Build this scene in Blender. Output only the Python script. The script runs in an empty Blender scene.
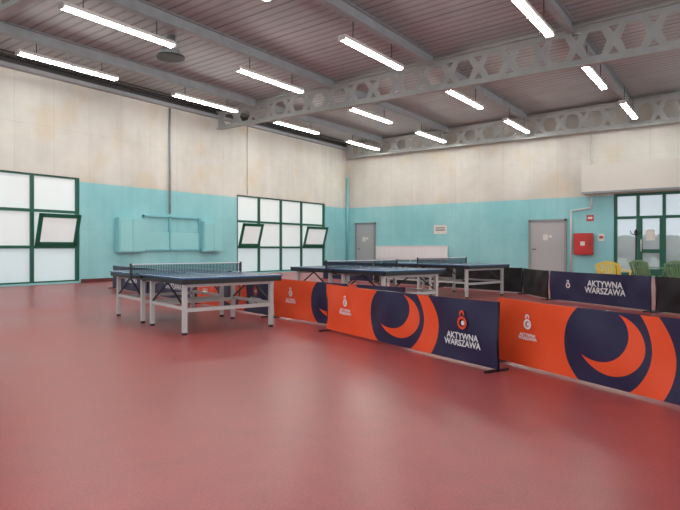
import bpy, math, bmesh, random
from mathutils import Vector, Matrix
random.seed(3)
sc=bpy.context.scene
sc.view_settings.view_transform='Standard'
sc.view_settings.exposure=.33
COL=bpy.context.collection

# ---------------------------------------------------------------- materials
def lin(c):
    r=[]
    for v in c:
        v/=255.
        r.append(v/12.92 if v<=.04045 else ((v+.055)/1.055)**2.4)
    return tuple(r)+(1,)
def mat(name,col,rough=.6,metal=0,emit=None,es=1,noise=0,nscale=3,bump=0,bscale=40,spec=.5):
    m=bpy.data.materials.new(name);m.use_nodes=True
    nt=m.node_tree;b=nt.nodes['Principled BSDF']
    b.inputs['Base Color'].default_value=lin(col);b.inputs['Roughness'].default_value=rough
    b.inputs['Metallic'].default_value=metal
    b.inputs['Specular IOR Level'].default_value=spec
    if emit: 
        b.inputs['Emission Color'].default_value=lin(emit);b.inputs['Emission Strength'].default_value=es
    tc=nt.nodes.new('ShaderNodeTexCoord')
    if noise:
        n=nt.nodes.new('ShaderNodeTexNoise');n.inputs['Scale'].default_value=nscale;n.inputs['Detail'].default_value=4
        nt.links.new(tc.outputs['Object'],n.inputs['Vector'])
        r=nt.nodes.new('ShaderNodeValToRGB');c=lin(col)
        r.color_ramp.elements[0].position=.3;r.color_ramp.elements[1].position=.7
        r.color_ramp.elements[0].color=tuple(x*(1-noise) for x in c[:3])+(1,)
        r.color_ramp.elements[1].color=tuple(min(1,x*(1+noise)) for x in c[:3])+(1,)
        nt.links.new(n.outputs['Fac'],r.inputs['Fac']);nt.links.new(r.outputs['Color'],b.inputs['Base Color'])
    return m

class E:
    """tiny node-expression helper"""
    def __init__(s,nt,sock): s.nt=nt;s.s=sock
    def op(s,o,b=None,c=None):
        n=s.nt.nodes.new('ShaderNodeMath');n.operation=o
        for i,v in enumerate((s,b,c)):
            if v is None: continue
            if isinstance(v,E): s.nt.links.new(v.s,n.inputs[i])
            else: n.inputs[i].default_value=v
        return E(s.nt,n.outputs[0])
    def __add__(s,b): return s.op('ADD',b)
    def __sub__(s,b): return s.op('SUBTRACT',b)
    def __mul__(s,b): return s.op('MULTIPLY',b)
    def __and__(s,b): return s.op('MINIMUM',b)
    def __or__(s,b): return s.op('MAXIMUM',b)
    def inv(s): return (s*-1)+1
    def lt(s,b): return s.op('LESS_THAN',b)
    def gt(s,b): return s.op('GREATER_THAN',b)
def mixc(nt,f,a,b):
    n=nt.nodes.new('ShaderNodeMix');n.data_type='RGBA'
    nt.links.new(f.s,n.inputs[0])
    for i,v in ((6,a),(7,b)):
        if isinstance(v,tuple): n.inputs[i].default_value=v
        else: nt.links.new(v,n.inputs[i])
    return n.outputs[2]

ORANGE=lin((240,86,42));NAVY=lin((38,38,72))
def banner_mat():
    m=bpy.data.materials.new('banner_print');m.use_nodes=True;nt=m.node_tree
    b=nt.nodes['Principled BSDF'];b.inputs['Roughness'].default_value=.42
    uv=nt.nodes.new('ShaderNodeUVMap');sp=nt.nodes.new('ShaderNodeSeparateXYZ')
    nt.links.new(uv.outputs[0],sp.inputs[0])
    U=E(nt,sp.outputs[0])*3.0;V=E(nt,sp.outputs[1])*.65
    def ell(cx,cy,rx,ry):
        a=(U-cx)*(1/rx);c=(V-cy)*(1/ry)
        return ((a*a)+(c*c)).lt(1.0)
    disc=ell(1.52,.33,.52,.43)
    right=U.gt(1.75)
    navy=disc|right
    f1=ell(1.56,.37,.37,.27)&ell(1.42,.45,.34,.25).inv()&ell(1.2,.62,.3,.25).inv()
    f2=ell(1.62,.30,.58,.54)&ell(1.45,.37,.54,.46).inv()&U.gt(1.45)
    orange=navy.inv()|f1|f2
    c=mixc(nt,orange,NAVY,ORANGE)
    nt.links.new(c,b.inputs['Base Color'])
    return m

M_floor=mat('vinyl_floor',(150,66,64),.36,spec=.45)
def floor_nodes():
    nt=M_floor.node_tree;b=nt.nodes['Principled BSDF']
    tc=nt.nodes.new('ShaderNodeTexCoord')
    def nz(s,d=3):
        n=nt.nodes.new('ShaderNodeTexNoise');n.inputs['Scale'].default_value=s;n.inputs['Detail'].default_value=d
        nt.links.new(tc.outputs['Object'],n.inputs['Vector']);return E(nt,n.outputs['Fac'])
    a=nz(.4,2);c=nz(5,6);e=nz(80,2)
    f=((a-.5)*1.2+(c-.5)*.8+(e-.5)*1.3+.5).op('MINIMUM',1).op('MAXIMUM',0)
    col=mixc(nt,f,lin((144,56,57)),lin((180,86,82)))
    nt.links.new(col,b.inputs['Base Color'])
    r=(a-.5)*.2+.34+(c-.5)*.08
    nt.links.new(r.s,b.inputs['Roughness'])
floor_nodes()

def wall_mat(name='painted_wall',plain=False):
    m=bpy.data.materials.new(name);m.use_nodes=True;nt=m.node_tree
    b=nt.nodes['Principled BSDF'];b.inputs['Roughness'].default_value=.55
    g=nt.nodes.new('ShaderNodeNewGeometry');sp=nt.nodes.new('ShaderNodeSeparateXYZ');nt.links.new(g.outputs['Position'],sp.inputs[0])
    X,Y,Z=[E(nt,sp.outputs[i]) for i in range(3)]
    def nz(s,d=3,sv=None):
        n=nt.nodes.new('ShaderNodeTexNoise');n.inputs['Scale'].default_value=s;n.inputs['Detail'].default_value=d
        if sv:
            mp=nt.nodes.new('ShaderNodeMapping');mp.inputs['Scale'].default_value=sv
            nt.links.new(g.outputs['Position'],mp.inputs['Vector']);nt.links.new(mp.outputs[0],n.inputs['Vector'])
        else: nt.links.new(g.outputs['Position'],n.inputs['Vector'])
        return E(nt,n.outputs['Fac'])
    a=nz(.45,4);d=nz(3);st=nz(.8,5);sk=nz(1,4,(3,3,.35))
    f=((a-.5)*2.2+(d-.5)*.5+(sk-.5)*.8+.5).op('MINIMUM',1).op('MAXIMUM',0)
    cream=mixc(nt,f,lin((200,198,188)),lin((224,223,213)))
    stain=((st-.54)*8).op('MINIMUM',1).op('MAXIMUM',0)*.42
    cream=mixc(nt,stain,cream,lin((212,196,160)))
    cyan=mixc(nt,f,lin((130,198,203)),lin((158,216,218)))
    # panel joints every 1.2 m along the wall and 1.6 m in height
    S=X+Y
    jx=S.op('PINGPONG',.6).lt(.012)
    jz=(Z-3.37).op('PINGPONG',.8).lt(.008)
    j=(jx|jz)*.14
    col=mixc(nt,Z.lt(3.34),cream,cyan)
    col=mixc(nt,j,col,lin((120,115,100)))
    nt.links.new(col,b.inputs['Base Color'])
    return m
M_wall=wall_mat()

def ceil_mat():
    m=bpy.data.materials.new('corrugated_deck');m.use_nodes=True;nt=m.node_tree
    b=nt.nodes['Principled BSDF'];b.inputs['Roughness'].default_value=.5
    g=nt.nodes.new('ShaderNodeNewGeometry');sp=nt.nodes.new('ShaderNodeSeparateXYZ');nt.links.new(g.outputs['Position'],sp.inputs[0])
    X,Y,Z=[E(nt,sp.outputs[i]) for i in range(3)]
    n=nt.nodes.new('ShaderNodeTexNoise');n.inputs['Scale'].default_value=1.2;n.inputs['Detail'].default_value=4
    nt.links.new(g.outputs['Position'],n.inputs['Vector']);a=E(nt,n.outputs['Fac'])
    rib=Y.op('PINGPONG',.15).lt(.045)
    seam=Y.op('PINGPONG',.75).lt(.02)
    col=mixc(nt,a,lin((148,152,152)),lin((184,188,186)))
    col=mixc(nt,rib*.42,col,lin((92,92,94)))
    col=mixc(nt,seam*.45,col,lin((64,66,68)))
    nt.links.new(col,b.inputs['Base Color'])
    return m
M_ceil=ceil_mat()
M_steel=mat('grey_steel',(156,162,164),.5,noise=.1)
M_dark=mat('dark_steel',(62,62,62),.5)
M_truss=mat('truss_paint',(164,168,164),.5,noise=.08)
M_green=mat('green_frame',(20,92,72),.4)
M_pane=mat('frosted_pane',(214,222,220),.25,emit=(228,236,236),es=.26,noise=.03,nscale=.7)  # weak emission added to the pane, standing in for daylight behind the glass
M_pane2=mat('frosted_pane_lower',(204,222,224),.3,emit=(210,230,234),es=.24)  # lower panes glow faintly too, imitating daylight from outside
M_white=mat('white_paint',(222,222,214),.4)
M_box=mat('shutter_cream',(216,214,204),.45,noise=.03,nscale=1)
M_rad=mat('radiator_white',(240,241,240),.35)
M_legw=mat('leg_paint',(204,206,202),.35,metal=.1)
M_blue=mat('table_blue',(40,88,130),.25,noise=.05)
M_line=mat('white_line',(230,235,238),.4)
M_black=mat('black_metal',(26,27,30),.4)
M_net=mat('net_cloth',(34,52,66),.8)
M_cyanp=mat('cyan_panel',(152,214,216),.45)
M_cyand=mat('cyan_pipe',(126,196,204),.45)
M_tube=mat('tube_glow',(255,250,240),.4,emit=(252,251,248),es=35)
M_house=mat('lamp_housing',(215,215,208),.4)
M_door=mat('door_grey',(174,178,178),.45)
M_dframe=mat('door_frame_grey',(140,146,148),.45)
M_red=mat('hydrant_red',(186,42,36),.35)
M_navyc=mat('navy_cloth',(38,40,76),.5)
M_blackc=mat('black_cloth',(22,22,26),.5)
M_orangec=mat('orange_ink',(226,74,34),.5)
M_yellow=mat('yellow_plastic',(226,190,60),.35)
M_gplast=mat('green_plastic',(110,150,104),.35)
M_skirt=mat('skirting',(96,40,40),.5)
M_banner=banner_mat()
M_grass=mat('grass',(130,140,120),.9,noise=.3,nscale=4)
M_leaf=mat('leaves',(90,112,82),.9,noise=.5,nscale=6)
def glass():
    m=bpy.data.materials.new('door_glass');m.use_nodes=True;nt=m.node_tree
    b=nt.nodes['Principled BSDF'];o=nt.nodes['Material Output']
    b.inputs['Base Color'].default_value=(.75,.85,.88,1);b.inputs['Roughness'].default_value=.05
    t=nt.nodes.new('ShaderNodeBsdfTransparent');t.inputs[0].default_value=(.85,.9,.92,1)
    x=nt.nodes.new('ShaderNodeMixShader');x.inputs[0].default_value=.4
    nt.links.new(t.outputs[0],x.inputs[1]);nt.links.new(b.outputs[0],x.inputs[2]);nt.links.new(x.outputs[0],o.inputs[0])
    return m
M_glass=glass()

# ---------------------------------------------------------------- builder
class P:
    def __init__(s,name):
        s.name=name;s.bm=bmesh.new();s.mats=[]
    def mi(s,m):
        if m not in s.mats: s.mats.append(m)
        return s.mats.index(m)
    def geo(s,ret,m):
        i=s.mi(m)
        fs=set(f for v in ret['verts'] for f in v.link_faces)
        for f in fs: f.material_index=i
        return fs
    def box(s,x0,x1,y0,y1,z0,z1,m,bev=0):
        r=bmesh.ops.create_cube(s.bm,size=1)
        M=Matrix.Translation(((x0+x1)/2,(y0+y1)/2,(z0+z1)/2))@Matrix.Diagonal((abs(x1-x0),abs(y1-y0),abs(z1-z0),1))
        bmesh.ops.transform(s.bm,matrix=M,verts=r['verts'])
        s.geo(r,m)
        if bev:
            es=list(set(e for v in r['verts'] for e in v.link_edges))
            bmesh.ops.bevel(s.bm,geom=es,offset=bev,segments=2,affect='EDGES')
        return s
    def cyl(s,p0,p1,rad,m,n=12,r2=None):
        p0=Vector(p0);p1=Vector(p1);d=p1-p0
        r=bmesh.ops.create_cone(s.bm,cap_ends=True,segments=n,radius1=rad,radius2=rad if r2 is None else r2,depth=d.length)
        M=Matrix.Translation((p0+p1)/2)@d.to_track_quat('Z','Y').to_matrix().to_4x4()
        bmesh.ops.transform(s.bm,matrix=M,verts=r['verts'])
        fs=s.geo(r,m)
        for f in fs:
            if len(f.verts)==4: f.smooth=True
        return s
    def bar(s,p0,p1,w,h,m):
        p0=Vector(p0);p1=Vector(p1);d=p1-p0
        r=bmesh.ops.create_cube(s.bm,size=1)
        M=Matrix.Translation((p0+p1)/2)@d.to_track_quat('Z','Y').to_matrix().to_4x4()@Matrix.Diagonal((w,h,d.length,1))
        bmesh.ops.transform(s.bm,matrix=M,verts=r['verts']);s.geo(r,m);return s
    def quad(s,pts,m):
        f=s.bm.faces.new([s.bm.verts.new(p) for p in pts]);f.material_index=s.mi(m);return f
    def done(s,loc=(0,0,0),rz=0,parent=None):
        me=bpy.data.meshes.new(s.name);s.bm.to_mesh(me);s.bm.free()
        for m in s.mats: me.materials.append(m)
        o=bpy.data.objects.new(s.name,me);COL.objects.link(o)
        o.location=loc;o.rotation_euler=(0,0,rz)
        if parent: o.parent=parent
        return o
def text(name,body,size,m,loc,rot,parent=None,align='CENTER'):
    cu=bpy.data.curves.new(name,'FONT');cu.body=body;cu.size=size;cu.align_x=align;cu.align_y='CENTER';cu.extrude=.001
    cu.offset=size*.02
    cu.space_line=.8
    cu.materials.append(m)
    o=bpy.data.objects.new(name,cu);COL.objects.link(o);o.location=loc;o.rotation_euler=rot
    if parent:o.parent=parent
    return o

# ---------------------------------------------------------------- room
XL,YB=-17.9,25.9
X1,Y0=6.5,-4.5
def roofz(x): return 6.85+.027*(x-XL)
P('floor').box(XL-.3,X1,Y0,YB+.3,-.1,0,M_floor).done()
w=P('wall_left')
T=.3
for a,b in ((Y0,4.35),(10.36,17.5),(23.86,YB+T)): w.box(XL-T,XL,a,b,0,3.46,M_wall)
w.box(XL-T,XL,Y0,YB+T,3.46,6.85,M_wall)
for a,b in ((4.35,10.36),(17.5,23.86)): w.box(XL-T,XL,a,b,0,.06,M_wall)
w.done()
w=P('wall_back')
for a,b in ((XL,-4.45),(-1.0,X1)): w.box(a,b,YB,YB+T,0,3.4,M_wall)
w.box(XL,X1,YB,YB+T,3.4,7.2,M_wall)
w.done()
# roof deck
c=P('ceiling')
for (xa,xb) in ((XL-T,X1),):
    za,zb=roofz(xa),roofz(xb)
    v=[(xa,Y0,za),(xb,Y0,zb),(xb,YB+T,zb),(xa,YB+T,za)]
    top=[(p[0],p[1],p[2]+.12) for p in v]
    c.quad(v,M_ceil);c.quad(top[::-1],M_ceil)
    for i in range(4):
        j=(i+1)%4;c.quad([v[i],top[i],top[j],v[j]],M_ceil)
c.done()
# skirting
P('baseboard_left').box(XL,XL+.03,10.4,17.46,0,.12,M_skirt).done()
P('baseboard_back').box(-16,-8,YB-.03,YB,0,.12,M_skirt).done()
# edge beam on left wall top
P('trim_1').box(XL+.003,XL+.22,Y0,YB-.3,6.5,6.62,M_steel).box(XL+.003,XL+.16,Y0,YB-.3,6.62,6.8,M_dark).done()

# trusses : fabricated girders with hexagonal and triangular openings
def truss(y,name):
    xa,xb=XL+.26,X1-.1
    cu=bpy.data.curves.new(name+'_c','CURVE');cu.dimensions='2D';cu.fill_mode='BOTH';cu.extrude=.015
    zb=6.05
    zt=lambda x: roofz(x)-.16
    def poly(pts):
        sp=cu.splines.new('POLY');sp.points.add(len(pts)-1)
        for i,p in enumerate(pts): sp.points[i].co=(p[0],p[1],0,1)
        sp.use_cyclic_u=True
    poly([(xa,zb),(xb,zb),(xb,zt(xb)),(xa,zt(xa))])
    x=xa+.6
    while x<xb-.5:
        h=zt(x)-zb;zc=zb+h*.5
        a,bw,r=.30,.16,h*.31
        poly([(x-a,zc),(x-bw,zc+r),(x+bw,zc+r),(x+a,zc),(x+bw,zc-r),(x-bw,zc-r)])
        hx=x+.46
        if hx<xb-.6:
            h2=zt(hx)-zb
            poly([(hx-.13,zb+h2*.85),(hx+.13,zb+h2*.85),(hx,zb+h2*.66)])
            poly([(hx-.13,zb+h2*.15),(hx,zb+h2*.34),(hx+.13,zb+h2*.15)])
        x+=.92
    ob=bpy.data.objects.new(name+'_t',cu);COL.objects.link(ob)
    dg=bpy.context.evaluated_depsgraph_get()
    me=bpy.data.meshes.new_from_object(ob.evaluated_get(dg))
    bpy.data.objects.remove(ob)
    p=P(name);p.mi(M_truss)
    p.bm.from_mesh(me)
    bmesh.ops.transform(p.bm,matrix=Matrix.Translation((0,y,0))@Matrix.Rotation(math.pi/2,4,'X'),verts=p.bm.verts)
    p.box(xa,xb,y-.11,y+.11,zb-.04,zb,M_truss)
    v0=Vector((xa,y,zt(xa)+.02));v1=Vector((xb,y,zt(xb)+.02))
    p.bar(v0,v1,.22,.04,M_truss) 
    return p.done()
TY=(5.6,16.2,25.55)
for y in TY: truss(y,'roof_truss')
# beams along Y (I sections)
BX=(-15.4,-11.7,-7.9,-3.8,.3,4.4)
b=0
for bx in BX:
    zt=roofz(bx)
    seg=[(Y0,TY[0]-.14),(TY[0]+.14,TY[1]-.14),(TY[1]+.14,TY[2]-.14)]
    p=P('ceiling_beam')
    for a,bb in seg:
        p.box(bx-.1,bx+.1,a,bb,zt-.32,zt-.295,M_steel)
        p.box(bx-.015,bx+.015,a,bb,zt-.3,zt-.02,M_steel)
        p.box(bx-.1,bx+.1,a,bb,zt-.035,zt-.01,M_steel)
    p.done()

# lamps
def lamp(x,y,z=6.2):
    L=2.9
    p=P('fluorescent_lamp')
    p.box(-.11,.11,0,L,.03,.11,M_house,.01)
    for s in (-.05,.05):
        p.cyl((s,.04,.01),(s,L/2-.02,.01),.03,M_tube,10)
        p.cyl((s,L/2+.02,.01),(s,L-.04,.01),.03,M_tube,10)
    for yy in (0,L/2-.02,L-.04): p.box(-.1,.1,yy,yy+.04,-.02,.05,M_house)
    zt=roofz(x)-.335-z
    for yy in (.5,L-.5): p.cyl((0,yy,.1),(0,yy,zt),.012,M_dark,6)
    p.done((x,y,z))
for x,y in ((-15.4,7.2),(-11.7,6.35),(-7.9,5.75),
            (-15.4,12.15),(-11.75,11.5),(-7.95,11.25),(-3.8,11.1),
            (-15.4,17.1),(-11.7,17.1),(-7.8,16.9),(-3.65,16.7),
            (-15.4,22.2),(-11.7,22.2),(-7.75,22.2),(-3.5,21.9),(-7.9,.8),(-3.8,5.75),(-3.8,.8)): lamp(x,y)

# ventilator
p=P('ceiling_ventilator');p.cyl((0,0,0),(0,0,.05),.38,M_dark,24).cyl((0,0,.05),(0,0,.2),.25,M_steel,24).cyl((0,0,.2),(0,0,.6),.12,M_steel,16);p.done((-12.9,10.1,6.38))

# conduits on walls
def pipes(name,paths,r,m):
    p=P(name)
    for path in paths:
        for a,b in zip(path[:-1],path[1:]): p.cyl(a,b,r,m,8)
    return p.done()
pipes('conduit',[[(XL+.06,13.94,2.45),(XL+.06,13.94,6.49)]],.04,M_steel)
pipes('conduit',[[(XL+.05,18.1,3.5),(XL+.05,18.1,6.49)]],.022,M_white)
pipes('conduit',[[(XL+.12,25.72,.05),(XL+.12,25.72,5.0)]],.06,M_cyand)
pipes('conduit',[[(-6.12,YB-.06,.05),(-6.12,YB-.06,2.75),(-5.3,YB-.06,2.85),(-5.3,YB-.06,3.38)]],.035,M_white)
pipes('conduit',[[(-5.3,YB-.06,4.66),(-5.3,YB-.06,6.0)]],.035,M_white)
pipes('ceiling_conduit',[[(-17.3,Y0,6.72),(-17.3,25.3,6.72)],[(-17.1,Y0,6.74),(-17.1,25.3,6.74)]],.03,M_dark)

# ---------------------------------------------------------------- windows (left)
def window(name,ys,vents):
    p=P(name);z=[.06,1.18,2.32,3.45]
    x=XL-.12;fw=.05
    for y in ys: p.box(x-.04,x+.08,y-fw,y+fw,z[0],z[-1],M_green)
    for zz in z: p.box(x-.04,x+.078,ys[0],ys[-1],zz-.045,zz+.045,M_green)
    for i in range(len(ys)-1):
        for k in range(3):
            if (i,k) in vents: continue
            a,b=ys[i]+fw+.0,ys[i+1]-fw
            p.box(x-.015,x+.0,a,b,z[k]+.04,z[k+1]-.04,M_pane2 if k==0 else M_pane)
    for (i,k) in vents:
        a,b=ys[i]+fw+.01,ys[i+1]-fw-.01
        z0,z1=z[k]+.05,z[k+1]-.05
        # bottom-hung sash tilted into the room
        t=math.radians(16);hh=z1-z0
        def pt(h,off=0): return (x+.09+h*math.sin(t)+off,h*math.cos(t)+z0)
        for (ya,yb,ha,hb,m,th) in ((a,a+.12,0,hh,M_green,.05),(b-.12,b,0,hh,M_green,.05),(a,b,0,.12,M_green,.05),(a,b,hh-.12,hh,M_green,.05),(a+.1,b-.1,.1,hh-.1,M_pane,.01)):
            x0_,z0_=pt(ha);x1_,z1_=pt(hb)
            nx,nz=math.cos(t)*th,-math.sin(t)*th
            vs=[]
            for yy in (ya,yb):
                vs.append([(x0_,yy,z0_),(x1_,yy,z1_),(x1_+nx,yy,z1_+nz),(x0_+nx,yy,z0_+nz)])
            p.quad(vs[0],m);p.quad(vs[1][::-1],m)
            for q in range(4):
                r=(q+1)%4;p.quad([vs[0][q],vs[1][q],vs[1][r],vs[0][r]],m)
        p.box(x-.015,x,a,b,z0,z1,M_pane)
    return p.done()
window('window_1',[4.4,5.87,7.36,8.85,10.31],[(3,1)])
window('window_2',[17.55,18.95,20.45,21.98,23.81],[(0,1),(3,1)])

# wall cabinets (folded equipment) on left wall
for (a,b) in ((11.65,12.7),(15.45,16.45)):
    p=P('wall_cabinet');p.box(XL+.003,XL+.26,a,b,1.0,2.22,M_cyanp,.015)
    p.box(XL+.26,XL+.275,a+.05,(a+b)/2-.01,1.05,2.17,M_cyanp).box(XL+.26,XL+.275,(a+b)/2+.01,b-.05,1.05,2.17,M_cyanp)
    p.done()
p=P('wall_bracket_frame')
for z in (1.05,2.3): p.box(XL+.003,XL+.1,12.75,15.4,z,z+.06,M_cyand)
for y in (12.75,13.9,15.34): p.box(XL+.003,XL+.1,y,y+.06,1.05,2.36,M_cyand)
p.box(XL+.003,XL+.06,12.8,15.35,1.1,1.75,M_cyanp)
p.done()

# ---------------------------------------------------------------- doors (back)
def door(name,a,b,zt):
    p=P(name);y=YB-.003
    f=.1
    p.box(a,a+f,y-.08,y,0,zt,M_dframe).box(b-f,b,y-.08,y,0,zt,M_dframe).box(a,b,y-.08,y,zt-f,zt,M_dframe)
    p.box(a+f,b-f,y-.04,y,0.01,zt-f,M_door)
    p.box(a+f+.1,b-f-.1,y-.05,y-.04,.15,1.05,M_door,.004).box(a+f+.1,b-f-.1,y-.05,y-.04,1.2,zt-f-.15,M_door,.004)
    p.cyl((a+f+.08,y-.1,1.1),(a+f+.25,y-.1,1.1),.018,M_black,8).cyl((a+f+.1,y-.04,1.1),(a+f+.1,y-.1,1.1),.02,M_black,8)
    p.box((a+b)/2-.18,(a+b)/2+.02,y-.06,y-.05,1.5,1.75,M_white)
    p.box((a+b)/2+.06,(a+b)/2+.2,y-.06,y-.05,1.6,1.72,M_white)
    p.done()
door('door_1',-17.35,-16.05,2.52)
door('door_2',-7.95,-6.3,2.42)

# glazed entrance
p=P('door_3');y=YB+.08
xs=[-4.38,-3.55,-2.62,-1.85,-1.07]
for x in xs: p.box(x-.06,x+.06,y-.05,y+.05,0.01,3.39,M_green)
for z in (.09,2.4,3.34): p.box(xs[0],xs[-1],y-.045,y+.045,z-.06,z+.055,M_green)
p.box(xs[1],xs[2],y-.04,y+.04,.95,1.1,M_green);p.box(xs[1],xs[2],y-.04,y+.04,.1,.3,M_green)
p.box(xs[1]+.06,xs[1]+.16,y-.06,y+.04,.1,2.34,M_green).box(xs[2]-.16,xs[2]-.06,y-.06,y+.04,.1,2.34,M_green)
p.box(xs[2],xs[4],y-.04,y+.04,.1,.5,M_green)
p.box(xs[0],xs[-1],y-.005,y+.005,.1,3.33,M_glass)
p.cyl((xs[1]+.12,y-.12,1.0),(xs[1]+.12,y-.12,1.5),.02,M_white,8)
p.box(-3.28,-2.95,y-.02,y-.01,1.45,1.9,M_white)
p.done()
P('shutter_box').box(-5.6,1.5,YB-.5,YB-.003,3.42,4.62,M_box,.01).box(-5.6,1.5,YB-.52,YB-.5,3.42,3.5,M_dframe).done()

# hydrant and signs
p=P('fire_hydrant_cabinet');y=YB-.003
p.box(-5.98,-5.22,y-.25,y,.86,1.78,M_red,.02).box(-5.93,-5.27,y-.262,y-.25,.91,1.73,M_red,.004)
p.box(-5.70,-5.52,y-.268,y-.262,1.25,1.43,M_white).cyl((-5.32,y-.29,1.3),(-5.32,y-.262,1.3),.03,M_black,10).done()
P('exit_sign').box(-5.5,-5.22,y-.02,y,2.3,2.55,M_red).box(-5.45,-5.27,y-.025,y-.02,2.38,2.47,M_white).done()
P('notice_sign').box(-5.05,-4.8,y-.02,y,1.45,1.75,M_white).box(-5.0,-4.85,y-.024,y-.02,1.55,1.65,M_red).done()
P('notice_sign').box(-12.65,-11.95,y-.02,y,1.85,2.28,M_white).box(-12.55,-12.05,y-.024,y-.02,2.0,2.08,M_dframe).box(-12.55,-12.05,y-.024,y-.02,2.12,2.18,M_dframe).done()
# long white radiator
p=P('radiator')
p.box(-15.95,-11.85,YB-.2,YB-.1,.55,1.24,M_rad,.01)
n=int(4.0/.08)
for i in range(n):
    x=-15.9+i*.08;p.box(x,x+.06,YB-.21,YB-.2,.6,1.19,M_rad)
p.box(-15.95,-11.85,YB-.23,YB-.06,1.24,1.27,M_rad)
for x in (-15.6,-13.9,-12.2): p.box(x-.03,x+.03,YB-.16,YB-.004,.6,.75,M_rad).box(x-.03,x+.03,YB-.19,YB-.13,0,.56,M_rad)
p.done()

# coat stand
p=P('coat_stand')
p.cyl((0,0,.02),(0,0,1.62),.022,M_black,10).cyl((0,0,1.62),(0,0,1.68),.035,M_black,10,r2=.01)
for i in range(4):
    a=i*math.pi/2+.4;c_,s_=math.cos(a),math.sin(a)
    p.bar((0,0,.12),(c_*.26,s_*.26,.02),.03,.03,M_black)
    p.cyl((0,0,1.5),(c_*.13,s_*.13,1.56),.012,M_black,8).cyl((c_*.13,s_*.13,1.56),(c_*.15,s_*.15,1.64),.012,M_black,8)
p.done((-2.5,17.9,0))

# outside
P('ground_outside').box(-40,40,YB+.31,70,-.3,-.05,M_grass).done()
p=P('hedge')
for i in range(46):
    x=-12+i*.55+random.uniform(-.2,.2);r=random.uniform(.6,1.0)
    rr=bmesh.ops.create_icosphere(p.bm,subdivisions=3,radius=r)
    for v in rr['verts']: v.co*=1+random.uniform(-.12,.12)
    bmesh.ops.transform(p.bm,matrix=Matrix.Translation((x,40+random.uniform(-1,1),r*.7+random.choice((0,.7)))),verts=rr['verts']);p.geo(rr,M_leaf)
p.done()

# ---------------------------------------------------------------- table tennis tables
def table(cx,cy,rz,L=2.9,name='table_tennis_table'):
    W=1.525;H=.76
    p=P(name)
    for s in (-1,1):
        xa,xb=(s*.012,s*L/2) if s>0 else (s*L/2,s*.012)
        p.box(xa,xb,-W/2,W/2,H-.022,H,M_blue)
        t=H+.0012
        for yy in (-W/2,W/2-.02): p.box(xa,xb,yy,yy+.02,H,t,M_line)
        p.box(xa,xb,-.002,.002,H,t,M_line)
        xe=s*L/2;p.box(min(xe,xe-s*.02),max(xe,xe-s*.02),-W/2,W/2,H,t,M_line)
        # apron
        for yy in (-W/2+.01,W/2-.04): p.box(xa,xb,yy,yy+.03,H-.085,H-.022,M_black)
        for xx in (s*(L/2-.01),s*.05): p.box(min(xx,xx-s*.03),max(xx,xx-s*.03),-W/2+.01,W/2-.01,H-.085,H-.022,M_black)
        # legs
        xo=s*(L/2-.15);xi=s*.2
        for xx in (xo,xi):
            for yy in (-W/2+.1,W/2-.1):
                p.box(xx-.028,xx+.028,yy-.028,yy+.028,.03,H-.085,M_legw)
                p.cyl((xx,yy,0),(xx,yy,.03),.035,M_black,10)
            p.box(xx-.02,xx+.02,-W/2+.1,W/2-.1,.30,.35,M_legw)
            p.box(xx-.02,xx+.02,-W/2+.1,W/2-.1,H-.13,H-.086,M_legw)
        for yy in (-W/2+.1,W/2-.1):
            p.box(min(xo,xi),max(xo,xi),yy-.018,yy+.018,.33,.37,M_legw)
            p.bar((xo,yy,.36),((xo+xi)/2,yy,H-.09),.02,.02,M_black)
            p.bar((xi,yy,.36),((xo+xi)/2,yy,H-.09),.02,.02,M_black)
    # net
    ny=W/2+.15
    for s in (-1,1):
        p.box(-.015,.015,s*ny-.012,s*ny+.012,H-.05,H+.16,M_black)
        p.box(-.03,.03,min(s*ny,s*(W/2-.1)),max(s*ny,s*(W/2-.1)),H-.05,H-.03,M_black)
        p.box(-.03,.03,s*(W/2-.05)-.03,s*(W/2-.05)+.03,H-.1,H+.012,M_black)
    p.box(-.004,.004,-ny,ny,H+.138,H+.153,M_line)
    # net threads
    n=70
    for i in range(n+1):
        yy=-ny+2*ny*i/n;p.box(-.0025,.0025,yy-.004,yy+.004,H+.005,H+.14,M_net)
    for i in range(7):
        zz=H+.008+i*.021;p.box(-.0025,.0025,-ny,ny,zz-.003,zz+.003,M_net)
    return p.done((cx,cy,0),rz)
RZ=math.atan2(-.28,.96)
table(-7.17,5.97,RZ,3.05)
table(-6.13,9.42,RZ)
table(-6.25,13.3,RZ)

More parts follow.
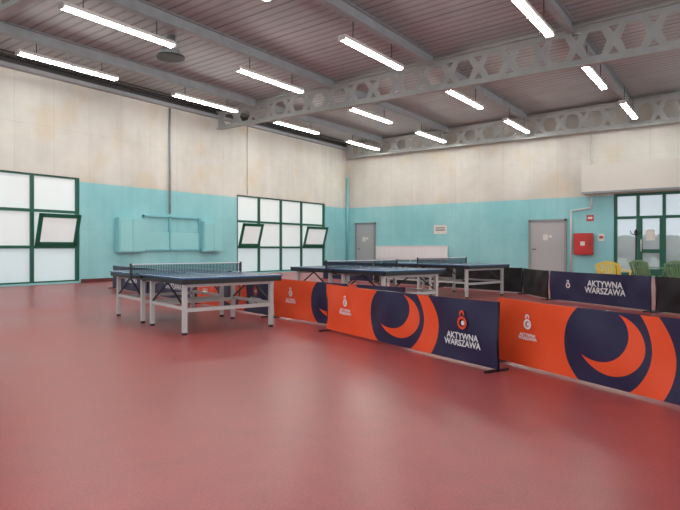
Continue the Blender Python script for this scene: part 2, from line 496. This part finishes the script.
# ---------------------------------------------------------------- barriers
def barrier(p0,p1,kind='print',h=.65,name='court_barrier',mirror=False):
    p0=Vector((p0[0],p0[1]));p1=Vector((p1[0],p1[1]));d=p1-p0;L=d.length
    rz=math.atan2(d.y,d.x)
    root=bpy.data.objects.new(name,None);COL.objects.link(root);root.location=(p0.x,p0.y,0);root.rotation_euler=(0,0,rz)
    # frame
    f=P('frame')
    z0=.025
    for x in (.015,L-.015): f.cyl((x,0,.0),(x,0,h-.015),.012,M_black,8)
    f.cyl((.015,0,h-.02),(L-.015,0,h-.02),.012,M_black,8);f.cyl((.015,0,z0+.015),(L-.015,0,z0+.015),.010,M_black,8)
    for x in (.03,L-.03): f.box(x-.015,x+.015,-.15,.15,0,.02,M_black)
    f.done(parent=root)
    m={'print':M_banner,'navy':M_navyc,'black':M_blackc}[kind]
    bm=bmesh.new();uvl=bm.loops.layers.uv.new('UVMap')
    nx,nz=90,14
    ph=random.uniform(0,6)
    for side in (-1,1):
        g=[]
        for i in range(nx+1):
            row=[]
            for k in range(nz+1):
                u=i/nx;v=k/nz
                env=math.sin(math.pi*v)
                off=side*.015+.016*env*(math.sin(u*L*5+ph+v*2)+.6*math.sin(u*L*11+ph*2-v*3))
                sag=-.012*math.sin(math.pi*u)**.5 if u>0 and u<1 else 0
                row.append(bm.verts.new((u*L,off,z0+(h-z0)*v+sag*v)))
            g.append(row)
        for i in range(nx):
            for k in range(nz):
                fc=bm.faces.new((g[i][k],g[i+1][k],g[i+1][k+1],g[i][k+1]))
                fc.smooth=True
                for lp,(a,b) in zip(fc.loops,((i,k),(i+1,k),(i+1,k+1),(i,k+1))): lp[uvl].uv=(a/nx,b/nz)
    me=bpy.data.meshes.new('banner');bm.to_mesh(me);bm.free();me.materials.append(m)
    o=bpy.data.objects.new('banner',me);COL.objects.link(o);o.parent=root
    R=(math.pi/2,0,0);off=-.044
    def logo(x,z,s,m1,m2):
        q=P('logo')
        def ring(cx,cz,ra,rb,a0,a1,m,of=off):
            n=14
            for i in range(n):
                t0=a0+(a1-a0)*i/n;t1=a0+(a1-a0)*(i+1)/n
                q.quad([(cx+ra*math.cos(t0),of,cz+ra*math.sin(t0)),(cx+rb*math.cos(t0),of,cz+rb*math.sin(t0)),(cx+rb*math.cos(t1),of,cz+rb*math.sin(t1)),(cx+ra*math.cos(t1),of,cz+ra*math.sin(t1))],m)
        ring(x,z,s*.32,s*.55,0,math.tau,m1);ring(x-.02*s,z+s*.75,s*.12,s*.3,-.5,3.9,m1,off-.001);ring(x+.1*s,z,0,s*.2,0,math.tau,m2)
        q.done(parent=root)
    k=L/3.1
    if kind=='print':
        logo(L*.86,.41,.12,M_orangec,M_line)
        text('lettering','AKTYWNA\nWARSZAWA',.085*k,M_line,(L*.86,off,.24),R,root)
        logo(L*.17,.43,.09,M_line,M_line)
        text('lettering','AKTYWNA\nWARSZAWA',.05*k,M_line,(L*.17,off,.31),R,root)
    elif kind=='navy':
        logo(L*.22,.36,.11,M_line,M_orangec)
        text('lettering','AKTYWNA\nWARSZAWA',.17,M_line,(L*.60,off,.36),R,root)
    return root
# main row (left to right)
barrier((-14.75,9.55),(-12.0,8.7),'navy')
barrier((-11.95,8.68),(-9.25,7.87),'navy')
barrier((-9.2,7.86),(-6.45,7.06),'print')
barrier((-6.35,7.08),(-3.55,6.42),'print')
barrier((-4.75,6.38),(-1.86,5.16),'print')
barrier((-2.03,5.66),(.18,4.43),'print')
# rear rows
barrier((-4.5,14.25),(-3.58,13.05),'black')
barrier((-3.5,12.98),(-1.38,11.62),'navy')
barrier((-1.3,11.55),(1.0,10.1),'black')
barrier((-7.3,15.3),(-4.6,14.45),'black')
barrier((-10.1,16.2),(-7.4,15.33),'black')
barrier((-12.9,17.1),(-10.2,16.23),'navy')

# ---------------------------------------------------------------- chairs
def chair(x,y,rz,m):
    p=P('garden_chair')
    # seat
    p.box(-.23,.23,-.22,.22,.41,.44,m,.012)
    for sx in (-1,1):
        for sy in (-1,1):
            p.cyl((sx*.27,sy*.26,0),(sx*.22,sy*.20,.43),.02,m,8,r2=.03)
        # arms
        p.cyl((sx*.24,-.2,.42),(sx*.28,-.24,.64),.02,m,8)
        p.bar((sx*.28,-.26,.65),(sx*.26,.25,.67),.05,.025,m)
    for i in range(7):
        u=-.21+i*.07
        p.bar((u*.9,.21,.43),(u,.33,.80-.06*(abs(u)/.21)**2),.045,.012,m)
    for i in range(8):
        a=-.25+i*.5/8;b=a+.5/8
        p.bar((a,.335,.83-.08*(abs(a)/.25)**2),(b,.335,.83-.08*(abs(b)/.25)**2),.03,.05,m)
    p.cyl((-.25,.33,.76),(-.23,.2,.43),.018,m,8).cyl((.25,.33,.76),(.23,.2,.43),.018,m,8)
    p.done((x,y,0),rz)
chair(-2.36,13.66,.5,M_yellow)
chair(-2.0,16.2,2.6,M_gplast)
chair(-1.25,15.9,2.9,M_gplast)

# ---------------------------------------------------------------- world + daylight
wd=bpy.data.worlds.new('World');sc.world=wd;wd.use_nodes=True
wd.node_tree.nodes['Background'].inputs[0].default_value=(.92,.96,1,1)
wd.node_tree.nodes['Background'].inputs[1].default_value=1.15

# ---------------------------------------------------------------- camera
cd=bpy.data.cameras.new('camera');cam=bpy.data.objects.new('camera',cd);COL.objects.link(cam)
cd.lens=570/680*36;cd.sensor_width=36;cd.shift_y=-7/680
cam.location=(0,0,1.15);cam.rotation_euler=(math.pi/2,0,math.atan2(.5792,.8152))
sc.camera=cam
